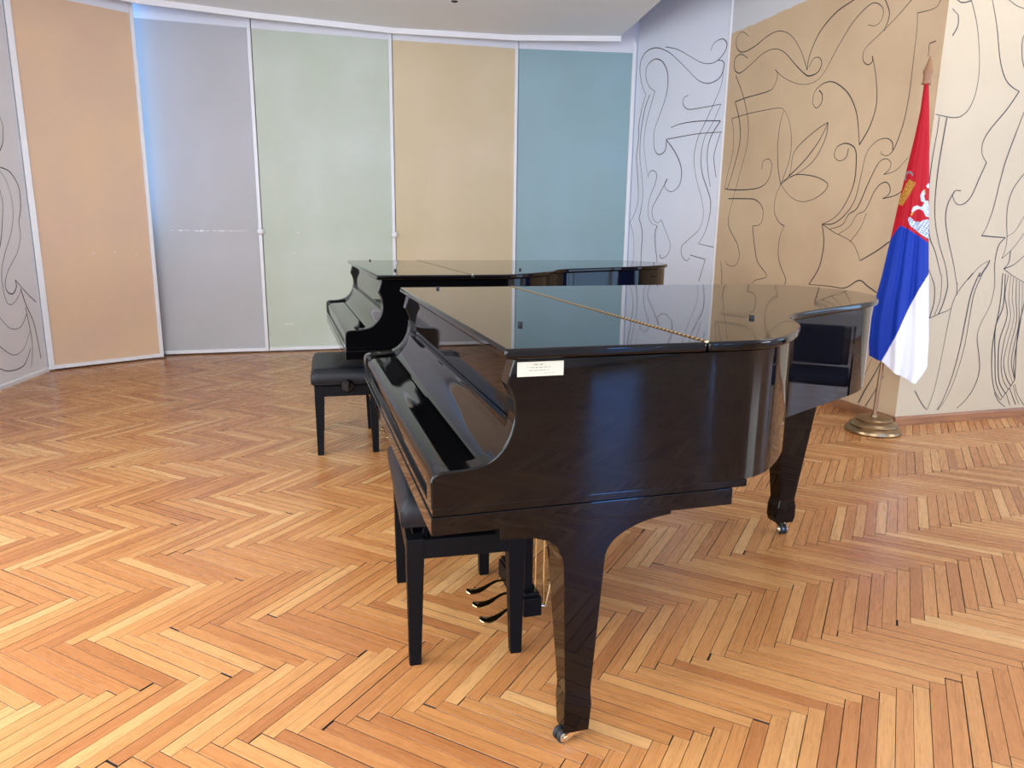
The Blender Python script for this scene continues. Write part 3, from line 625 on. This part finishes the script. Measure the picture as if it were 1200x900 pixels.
def make_piano(loc, rz, label, stretch, leg_curve=True, note=False, zscale=1.0):
    r = empty('grand_piano', loc, rz); tag(r, label, 'piano', 'two black grand pianos'); r.scale = (1, 1, zscale)
    W = 1.5
    cur = lid_outline(stretch)
    # lid in two leaves joined by the brass hinge
    lid = [(.4615, -.016)] + cur + [(.4615, 1.518)]
    mb = MB(); mb.prism(lid, lambda p, k: (p[0], p[1], H_LID-LIDT if k == 0 else H_LID)); mb.build('lid', LACQUER, r, smooth=30, bevel=.0065, seg=4)
    mb = MB(); mb.prism([(-.006, -.016), (.4585, -.016), (.4585, 1.518), (-.006, 1.518)], lambda p, k: (p[0], p[1], H_LID-LIDT if k == 0 else H_LID)); mb.build('lid_flap', LACQUER, r, smooth=30, bevel=.0065, seg=4)
    mb = MB(); mb.box(.4545, .4655, -.008, 1.51, H_LID-.003, H_LID+.0012); mb.rod((.460, -.010, H_LID+.0005), (.460, 1.512, H_LID+.0005), .0028, 10); mb.build('lid_hinge', HINGE, r)
    for x, y in ((.132, 1.432), (.134, .335), (.822, .352)):
        mb = MB(); mb.box(x-.005, x+.005, y-.006, y+.006, H_LID-.001, H_LID+.009); mb.build('lid_bumper', RUBBER, r, bevel=.001)
    # rim: outer wall, bottom edge, inner wall, soundboard closing it from below
    rim = [(.10, 0.0), (.48, 0.0)] + [(p[0], p[1]) for p in offset_in(cur, .017)][3:-3] + [(1.40*1.0 if stretch == 1 else 1.6, 1.5), (.10, 1.5)]
    n = len(rim); inn = offset_in(rim, .055)
    zb, zt = .684, H_LID-LIDT-.004
    mb = MB()
    vs = [(x, y, zb) for x, y in rim] + [(x, y, zt) for x, y in rim] + [(x, y, zb) for x, y in inn] + [(x, y, .76) for x, y in inn]
    fs = []
    for i in range(n-1):
        fs += [(i, i+1, n+i+1, n+i), (i+1, i, 2*n+i, 2*n+i+1), (2*n+i+1, 2*n+i, 3*n+i, 3*n+i+1)]
    fs.append(tuple(range(n, 2*n)))
    mb.add(vs, fs); mb.build('rim', LACQUER, r, smooth=30)
    mb = MB(); mb.prism(inn, lambda p, k: (p[0], p[1], .745 if k == 0 else .76)); mb.build('soundboard', FELT, r)
    for (a_, b_) in (((.62, .12), (.62, 1.44)), ((1.0, .50), (.62, 1.2)), ((1.45, .75), (.62, 1.40)), ((1.0, .5), (1.2, 1.44))):
        a2 = Vector((a_[0], a_[1], 0)); b2 = Vector((b_[0], b_[1], 0)); d = (b2-a2).normalized(); nn = Vector((-d.y, d.x, 0))*.035
        mb = MB(); mb.prism([a2-nn, b2-nn, b2+nn, a2+nn], lambda p, k: (p.x, p.y, .70 if k == 0 else .748)); mb.build('brace_beam', SATIN, r)
    # the two arms (cheeks) whose profile sweeps up to the lid
    for y0, y1 in ((0, .052), (W-.052, W)):
        mb = MB(); mb.prism(CHEEK, lambda p, k: (p[0], y0 if k == 0 else y1, p[1])); ao = mb.build('arm', LACQUER, r, smooth=28, bevel=.004, seg=3)
        bw = ao.data.attributes.new('bevel_weight_edge', 'FLOAT', 'EDGE')
        for e in ao.data.edges:
            a_, b_ = (ao.data.vertices[v].co for v in e.vertices)
            bw.data[e.index].value = 1.0 if max(a_.x, b_.x) < .095 and abs(a_.y-b_.y) < 1e-5 else 0.0
        ao.modifiers[0].limit_method = 'WEIGHT'
    # stepped bottom of the key frame
    mb = MB(); mb.box(-.1545, .602, .002, W-.002, .666, .6835); mb.build('key_frame', LACQUER, r, bevel=.0015)
    mb = MB(); mb.box(-.1575, .564, 0, W, .6245, .6655); mb.build('key_bed', LACQUER, r, bevel=.002)
    # closed fallboard, hinged gap, upper fallboard, front board under the lid
    flap = [(-.128, .700), (-.148, .700)] + [tuple(p) for p in spline([(-.149, .704), (-.1505, .728), (-.147, .744), (-.136, .752), (-.118, .7555), (-.085, .757), (-.052, .7605)], 5)] + [(-.052, .742), (-.128, .735)]
    mb = MB(); mb.prism(flap, lambda p, k: (p[0], .053 if k == 0 else W-.053, p[1])); mb.build('fallboard', LACQUER, r, smooth=28)
    up_ = [tuple(p) for p in spline([(-.047, .7615), (-.036, .765), (-.018, .779), (.002, .803), (.014, .830), (.018, .851)], 5)] + [(.032, .851), (.032, .75), (-.047, .75)]
    mb = MB(); mb.prism(up_, lambda p, k: (p[0], .053 if k == 0 else W-.053, p[1])); mb.build('upper_fallboard', LACQUER, r, smooth=28)
    mb = MB(); mb.box(.034, .06, .053, W-.053, .838, .9965); mb.build('front_board', LACQUER, r, bevel=.001)
    mb = MB(); mb.box(-.1465, -.125, .053, W-.053, .684, .698); mb.build('key_slip', LACQUER, r, bevel=.002)
    # legs
    def caster(parent, x, y, z, ang, wr=.021):
        M = Matrix.Translation((x, y, 0)) @ Matrix.Rotation(ang, 4, 'Z')
        mb = MB(); mb.lathe([(.016, z), (.016, z-.008), (.022, z-.008), (.022, z+.001)], (x, y, 0), 20)
        for s in (-1, 1):
            prof = [(-.028, wr+.006), (-.030, wr-.006), (-.020, wr-.008), (.004, z-.012), (.030, z-.016), (.032, z-.001), (-.010, z-.001)]
            mb.prism(prof, lambda p, k: M @ Vector((p[0], s*.0185 + (-.0018 if k == 0 else .0018), p[1])))
        mb.build('caster_fork', PALEBRASS, parent)
        for s in (-1, 1):
            mb = MB(); R3 = M.to_3x3() @ Matrix.Rotation(PI/2, 3, 'X'); c = M @ Vector((-.022, s*.0085, wr))
            mb.lathe([(wr*.45, -.006), (wr*.9, -.0055), (wr, -.003), (wr, .003), (wr*.9, .0055), (wr*.45, .006)], c, 24, R3); mb.build('caster_wheel', RUBBER, parent, smooth=35)
            mb = MB(); mb.lathe([(wr*.74, -.0075), (wr*.74, .0075)], c, 20, R3); mb.lathe([(wr*.25, -.013), (wr*.25, .013)], c, 12, R3); mb.build('wheel_hub', STEEL, parent, smooth=35)
    def front_leg(mir):
        f = (lambda y: W-y) if mir else (lambda y: y)
        lg = MB()
        prof = [(.005, .624), (.009, .574), (.090, .568), (.125, .557), (.147, .537), (.159, .512), (.163, .49), (.267, .49)] + [tuple(p) for p in spline([(.268, .505), (.276, .526), (.297, .549), (.335, .570), (.380, .584), (.435, .592)], 3)] + [(.437, .624)]
        lg.prism(prof, lambda p, k: (p[0], f(.055 if k == 0 else .175), p[1]))
        rings = [(.181, .247, .065, .118, .031), (.178, .251, .061, .124, .105), (.180, .2475, .063, .122, .145), (.163, .267, .055, .175, .495)]
        lg.stack([(a, b_, min(f(c), f(d)), max(f(c), f(d)), e) for a, b_, c, d, e in rings])
        o = lg.build('leg', LACQUER, r, bevel=.0018)
        caster(o, .203, f(.090), .032, .25 if not mir else -.25, .0185)
    front_leg(False); front_leg(True)
    tx, ty = (1.535, 1.05) if stretch == 1 else (1.74, 1.02)
    mb = MB(); mb.stack([(tx-.038, tx+.038, ty-.033, ty+.033, .052), (tx-.043, tx+.043, ty-.037, ty+.037, .075), (tx-.043, tx+.043, ty-.037, ty+.037, .125), (tx-.036, tx+.036, ty-.033, ty+.033, .155), (tx-.082, tx+.082, ty-.060, ty+.060, .60), (tx-.082, tx+.082, ty-.060, ty+.060, .70)])
    o = mb.build('leg', LACQUER, r, bevel=.0018); caster(o, tx+.002, ty, .052, PI/2*.85, .023)
    # pedal lyre with three brass pedals and its rods
    ly = empty('pedal_lyre', (0, 0, 0)); ly.parent = r
    mb = MB(); mb.box(.236, .296, .575, .875, .055, .118); mb.build('lyre_box', SATIN, ly, bevel=.003)
    mb = MB(); mb.box(.242, .290, .582, .868, .118, .132); mb.build('lyre_cap', SATIN, ly, bevel=.003)
    for y in (.625, .815):
        mb = MB(); mb.box(.247, .274, y-.018, y+.018, .13, .626); mb.build('lyre_post', SATIN, ly, bevel=.002)
    for x, y in ((.283, .606), (.309, .602)):
        mb = MB(); mb.rod((x, y, .085 if x > .3 else .13), (x, y, .66), .0035, 10); mb.build('pedal_rod', BRASS, ly, smooth=40)
    mb = MB(); mb.rod((.313, .598, .07), (.338, .598, .175), .004, 10); mb.rod((.296, .60, .075), (.318, .60, .075), .004, 8); mb.build('stay_rod', PALEBRASS, ly, smooth=40)
    for y, ty_ in ((.60, .572), (.69, .668), (.78, .758)):
        pts = spline([(.236, y, .082), (.205, y-.003, .086), (.175, (y+ty_)/2, .080), (.145, ty_+.004, .070), (.118, ty_, .068), (.098, ty_, .072), (.090, ty_, .076)], 3)
        rad = [.0075 + .0115*max(0, min(1, (k-6)/6)) for k in range(len(pts))]; rad[-1] = .004; rad[-2] = .010; rad[-3] = .014
        mb = MB(); mb.tube(pts, rad, 12, .38); mb.build('pedal', BRASS, ly, smooth=50)
    if note:
        mb = MB(); mb.box(.025, .127, -.0012, -.0002, .9585, .9895, Matrix.Translation((0, 0, 0))); pa = mb.build('paper_label', PAPER, r)
        tag(pa, 'small cream paper label with faded writing')
        mb = MB(); rr = random.Random(2)
        for z, x0, x1, hh in ((.9835, .060, .086, .0016), (.9775, .046, .098, .0013), (.9712, .051, .094, .0014), (.9648, .082, .108, .0008)):
            x = x0
            while x < x1:
                wl = rr.uniform(.004, .011)
                if x + wl > x1: wl = x1-x
                k = int(wl/.0011)
                for i in range(k):
                    h = hh*rr.uniform(.5, 1.25); xx = x+i*.0011
                    mb.add([(xx, -.0014, z-h*.6), (xx+.0006, -.0014, z-h*.6), (xx+.0009, -.0014, z+h*.6), (xx+.0003, -.0014, z+h*.6)], [(0, 1, 2, 3)])
                mb.add([(x, -.00141, z-hh*.35), (x+wl, -.00141, z-hh*.35), (x+wl, -.00141, z-hh*.1), (x, -.00141, z-hh*.1)], [(0, 1, 2, 3)])
                x += wl + .0022
        mb.build('writing', INK, pa, fix=False)
    return r
YAW = math.radians(16.677)
make_piano((-.0138, 1.459, 0), YAW, 'nearer black lacquered grand piano with closed lid and small paper label on its side', 1.0, note=True)
make_piano((-.6412, 3.4318, 0), math.radians(17.6), 'farther black grand piano standing behind the nearer one, with its own padded bench', 1.24, zscale=1.0125)

# ------------------------------------------------------------------ adjustable piano benches
def make_bench(loc, rz, lift, label):
    r = empty('piano_bench', loc, rz); tag(r, label, 'bench', 'two black adjustable piano benches')
    wx, wy = .345, .56
    for sx in (-1, 1):
        for sy in (-1, 1):
            x1, y1 = sx*wx/2, sy*wy/2; t, b_ = .050, .034
            top = sorted((x1, x1-sx*t)) + sorted((y1, y1-sy*t)); bot = sorted((x1-sx*.004, x1-sx*(.004+b_))) + sorted((y1-sy*.006, y1-sy*(.006+b_)))
            mb = MB(); mb.stack([tuple(bot)+(0,), tuple(top)+(.34,), tuple(top)+(.398,)]); mb.build('leg', SATIN, r, bevel=.0025)
    for sx in (-1, 1):
        mb = MB(); x = sx*(wx/2-.012); mb.box(x-.010, x+.010, -wy/2+.048, wy/2-.048, .337, .394); mb.build('apron', SATIN, r, bevel=.0015)
    for sy in (-1, 1):
        mb = MB(); y = sy*(wy/2-.012); mb.box(-wx/2+.048, wx/2-.048, y-.010, y+.010, .337, .394); mb.build('apron', SATIN, r, bevel=.0015)
    # scissor mechanism and its two knobs
    mb = MB()
    for sy in (-1, 1):
        for sx in (-1, 1):
            mb.tube([(sx*(wx/2-.05), sy*(wy/2-.045), .375), (sx*(wx/2-.075), sy*(wy/2-.10), .395+lift*.6), (sx*(wx/2-.045), sy*(wy/2-.06), .402+lift)], .009, 8)
    mb.box(-wx/2+.03, wx/2-.03, -wy/2+.06, wy/2-.06, .352, .368); mb.build('lift_frame', SATIN, r)
    mb = MB(); mb.box(-wx/2-.004, wx/2+.004, -wy/2-.004, wy/2+.004, .400+lift, .408+lift); mb.build('seat_board', SATIN, r, bevel=.002)
    for sy in ((-1, 1) if lift < .02 else (1,)):
        z = .402; mb = MB(); R3 = Matrix.Rotation(PI/2*-sy, 3, 'X')
        mb.lathe([(.012, 0), (.012, .016), (.030, .019), (.035, .026), (.035, .044), (.029, .050), (.010, .051)], (.005, sy*wy/2, z), 28, R3)
        mb.build('height_knob', LACQUER, r, smooth=40)
    # cushion: rounded block with a soft crown
    nx, ny = 22, 34; X, Y = wx/2+.016, wy/2+.020; z0, z1 = .408+lift, .408+lift+.088
    vs = []; fs = []
    def sq(t): return t
    for j in range(ny+1):
        for i in range(nx+1):
            u = -1+2*i/nx; v = -1+2*j/ny
            x = X*math.sin(u*PI/2)*1.0 if False else X*(abs(u)**.8)*(1 if u >= 0 else -1); y = Y*(abs(v)**.8)*(1 if v >= 0 else -1)
            ex = max(0, (abs(x)-(X-.034))/.034); ey = max(0, (abs(y)-(Y-.034))/.034); e = min(1, math.hypot(ex, ey))
            z = z1 - .034*(1-math.sqrt(max(0, 1-e*e))) + .010*(1-(x/X)**2)*(1-(y/Y)**4) - .004
            vs.append((x, y, z))
    for j in range(ny):
        for i in range(nx):
            a = j*(nx+1)+i; fs.append((a, a+1, a+nx+2, a+nx+1))
    ring = [i for i in range(nx+1)] + [j*(nx+1)+nx for j in range(1, ny+1)] + [ny*(nx+1)+i for i in range(nx-1, -1, -1)] + [j*(nx+1) for j in range(ny-1, 0, -1)]
    o2 = len(vs); m = len(ring)
    for lev, (zz, ins) in enumerate(((z0+.012, 0.0), (z0, .006))):
        for k in ring:
            x, y, _ = vs[k]; vs.append((x*(1-ins/X), y*(1-ins/Y), zz))
    for k in range(m):
        k2 = (k+1) % m
        fs.append((ring[k2], ring[k], o2+k, o2+k2)); fs.append((o2+k2, o2+k, o2+m+k, o2+m+k2))
    fs.append(tuple(o2+m+k for k in range(m)))
    mb = MB(); mb.add(vs, fs); mb.build('cushion', LEATHER, r, smooth=50)
    # piping around the lower edge
    mb = MB(); pts = [Vector((vs[o2+m+k][0], vs[o2+m+k][1], z0+.003)) for k in range(0, m, 2)]; pts.append(pts[0]); mb.tube(pts, .0028, 6); mb.build('piping', LEATHER, r, smooth=60)
    return r
def on_floor(a, b_, o=(-.0138, 1.459), yaw=YAW):
    return (o[0] + a*math.cos(yaw) - b_*math.sin(yaw), o[1] + a*math.sin(yaw) + b_*math.cos(yaw), 0)
make_bench(on_floor(.048, .760), YAW - math.radians(3.6), .035, 'black adjustable piano bench pushed under the nearer grand piano')
make_bench(on_floor(-.150, 2.870), YAW - math.radians(2.5), .0, 'black padded piano bench with side knob at the farther grand piano')

# high-backed chair out of frame on the right; the bent side of the nearer piano mirrors it
ch = empty('visitor_chair', (3.45, 3.19, 0), math.atan2(-.34, -.92) - PI/2); tag(ch, 'dark blue padded armchair mirrored in the curved side of the nearer piano', 'chair'); ch.scale = (1.1, 1, .80)
for sx in (-1, 1):
    mb = MB(); mb.stack([(sx*.24-.016, sx*.24+.016, .20, .232, 0), (sx*.24-.02, sx*.24+.02, .18, .22, .62)]); mb.build('leg', SATIN, ch)
    mb = MB(); mb.tube([(sx*.25, -.25, 0), (sx*.25, -.20, .42), (sx*.24, -.24, .80)], .02, 10); mb.build('leg', SATIN, ch, smooth=40)
    mb = MB(); mb.tube([(sx*.25, -.22, .63), (sx*.26, .0, .65), (sx*.25, .23, .63)], .022, 10); mb.build('armrest', plain('beech_arm', srgb(150, 105, 70), .4), ch, smooth=40)
NAVY = plain('navy_upholstery', (.012, .014, .05, 1), .6)
mb = MB(); mb.box(-.22, .22, -.20, .24, .38, .46); mb.build('seat', NAVY, ch, bevel=.03, seg=4)
mb = MB(); mb.box(-.19, .19, -.26, -.20, .46, .80); mb.build('backrest', NAVY, ch, bevel=.025, seg=4)

# ------------------------------------------------------------------ flag stand with the flag
fb = Vector((2.36, 4.52)); fe = Vector((.88645, -.46283)); frz = math.atan2(fe.y, fe.x)
fs_ = empty('flag_stand', (fb.x, fb.y, 0), frz); tag(fs_, 'bronze flag stand with round stepped foot in front of the tan wall corner', 'flag stand')
mb = MB(); mb.lathe([(.166, 0), (.170, .010), (.166, .024), (.150, .036), (.142, .040), (.146, .050), (.138, .062), (.118, .072), (.110, .076), (.112, .086), (.104, .094), (.020, .098), (.018, .112), (.012, .114)], (-.020, 0, 0), 64)
mb.build('base', ASH, fs_, smooth=35)
P0 = Vector((-.021, 0, .095)); P1 = Vector((.037, 0, 2.12))
mb = MB(); mb.rod(P0, P1, .0125, 20, .008); mb.build('pole', POLEM, fs_, smooth=40)
mb = MB(); M3 = (P1-P0).to_track_quat('Z', 'Y').to_matrix()
mb.lathe([(.017, 0), (.026, .002), (.026, .012), (.021, .014), (.0215, .05), (.026, .062), (.027, .074), (.022, .085), (.012, .125), (.002, .158)], P1 - Vector((0, 0, .012)), 24, M3); mb.build('finial', OAKFIN, fs_, smooth=30)

LEFT = [(0.026, 2.118), (0.024, 1.963), (0.012, 1.82), (-0.01, 1.626), (-0.034, 1.401), (-0.050, 1.223), (-0.074, 0.988), (-0.093, 0.854), (-0.103, 0.735), (-0.102, 0.582), (-0.091, 0.492), (-.091, .30)]
RIGHT = [(0.050, 2.118), (0.071, 1.961), (0.111, 1.623), (0.155, 1.227), (0.197, 0.87), (0.228, 0.61), (0.238, 0.451), (.238, .30)]
BOTTOM = [(-.12, .497), (-0.091, 0.492), (-0.053, 0.479), (-0.015, 0.470), (0.072, 0.401), (0.185, 0.344), (0.214, 0.394), (0.238, 0.451), (.26, .50)]
REDBLUE = [(-.30, .70), (-0.052, 1.213), (-0.029, 1.264), (-0.006, 1.305), (0.043, 1.281), (0.156, 1.204), (.3, 1.10)]
BLUEWHITE = [(-.30, -.32), (-0.016, 0.474), (0.009, 0.537), (0.052, 0.66), (0.093, 0.801), (0.135, 0.919), (0.179, 1.019), (.3, 1.25)]
CROWN = [(-0.034, 1.43), (-0.026, 1.467), (-0.017, 1.497), (-0.002, 1.55), (0.011, 1.573), (0.043, 1.556), (0.047, 1.546), (0.033, 1.506), (0.021, 1.48), (-0.006, 1.423)]
RING = [(-0.021, 1.583), (-0.019, 1.603), (-0.007, 1.619), (0.011, 1.622), (0.026, 1.609), (0.03, 1.589), (0.02, 1.596), (0.013, 1.607), (0.001, 1.607), (-0.008, 1.596), (-0.004, 1.566)]
EAGLE = [[(0.044, 1.387), (0.05, 1.413), (0.073, 1.421), (0.098, 1.413), (0.107, 1.44), (0.088, 1.446), (0.08, 1.479), (0.085, 1.499), (0.098, 1.514), (0.105, 1.492), (0.1, 1.476), (0.109, 1.453), (0.128, 1.446), (0.145, 1.354), (0.122, 1.36), (0.104, 1.393), (0.076, 1.401), (0.059, 1.39), (0.05, 1.373)],
         [(0.03, 1.35), (0.039, 1.353), (0.072, 1.326), (0.102, 1.327), (0.119, 1.34), (0.150, 1.34), (0.165, 1.223), (0.137, 1.233), (0.085, 1.273), (0.044, 1.306), (0.035, 1.326)],
         [(0.105, 1.535), (0.115, 1.55), (0.125, 1.548), (0.128, 1.525), (0.112, 1.523)]]
BEAK = [[(0.041, 1.363), (0.048, 1.383), (0.056, 1.387), (0.055, 1.373), (0.045, 1.36)], [(.094, 1.503), (.101, 1.515), (.106, 1.500), (.100, 1.490)]]
def interp(tab, key, val, x):
    t = sorted(tab, key=lambda p: p[key])
    if x <= t[0][key]: return t[0][val]
    for a, b_ in zip(t, t[1:]):
        if a[key] <= x <= b_[key]: return a[val] + (b_[val]-a[val])*(x-a[key])/max(1e-9, b_[key]-a[key])
    return t[-1][val]
RED, BLUE, WHT, GOLD = srgb(176, 12, 30), srgb(8, 50, 156), srgb(236, 238, 246), srgb(206, 168, 62)
def flag_colour(x, z, rr):
    if 1.20 < z < 1.64:
        if inside(x, z, CROWN):
            q = math.sin(x*420+z*150)*math.sin(z*390-x*120)
            return srgb(92, 40, 20) if q > .22 else (srgb(184, 30, 30) if q < -.45 else GOLD)
        if inside(x, z, RING): return srgb(150, 140, 150) if math.sin(x*700+z*500) > -.2 else srgb(110, 60, 50)
        for b_ in BEAK:
            if inside(x, z, b_): return srgb(190, 150, 60)
        for k, e in enumerate(EAGLE):
            if inside(x, z, e):
                if k == 1 and (math.sin((z+x*.55)*480) > .80 or math.sin((x*1.0-z*.5)*330) > .88): return srgb(70, 90, 140)
                if k == 0 and math.sin((z*1.0+x)*520) > .86 and x > .085: return srgb(80, 95, 140)
                return srgb(206, 220, 240)
    if z > interp(REDBLUE, 0, 1, x): return RED
    if z < interp(BLUEWHITE, 0, 1, x): return WHT
    return BLUE
NS, NT = 132, 430
V = []; COL = []; FF = []
def fold(s, t):
    w_ = .25 + .75*t
    return (math.sin(2*PI*(3.2*s + .25*t)) * .55 + math.sin(2*PI*(6.3*s - .4*t) + 1.1)*.28*(1-.5*t) + math.sin(2*PI*1.3*s + 2)*.5) * w_
for j in range(NT+1):
    for i in range(2*NS):
        front = i <= NS; s = i/NS if front else (2*NS-i)/NS
        x_b = -.091 + .329*s; zb = interp(BOTTOM, 0, 1, x_b) + (0 if front else .03)
        z = 2.112 + (zb-2.112)*(j/NT); t = (2.118-z)/1.7
        xl = interp(LEFT, 1, 0, z); xr = interp(RIGHT, 1, 0, z); x = xl + (xr-xl)*s; wd = xr-xl
        env = math.sin(PI*min(1, max(0, s)))**.6
        dep = wd*(.20*env) + .002; f = fold(s, t)*wd*.095*env
        y = -(dep) + f if front else dep*.8 + f*.6
        if front: y -= .012*env*(1-t)
        V.append((x, y, z)); COL.append(flag_colour(x, z, None) if front else (RED if z > 1.25 else (BLUE if z > .8 else WHT)))
n2 = 2*NS
for j in range(NT):
    for i in range(n2): FF.append((j*n2+i, j*n2+(i+1) % n2, (j+1)*n2+(i+1) % n2, (j+1)*n2+i))
me = bpy.data.meshes.new('flag'); me.from_pydata(V, [], FF)
ca = me.color_attributes.new('dye', 'FLOAT_COLOR', 'POINT'); ca.data.foreach_set('color', [c for q in COL for c in q])
for p in me.polygons: p.use_smooth = True
m, N, L, b = new_mat('flag_satin'); at = N.new('ShaderNodeAttribute'); at.attribute_name = 'dye'; L.new(at.outputs['Color'], b.inputs['Base Color'])
b.inputs['Roughness'].default_value = .6; b.inputs['Specular IOR Level'].default_value = .25; me.materials.append(m)
fl = bpy.data.objects.new('flag', me); C.objects.link(fl); fl.location = (fb.x, fb.y, 0); fl.rotation_euler = (0, 0, frz)
tag(fl, 'red, blue and white flag with crowned white eagle arms hanging from the bronze stand', 'flag')
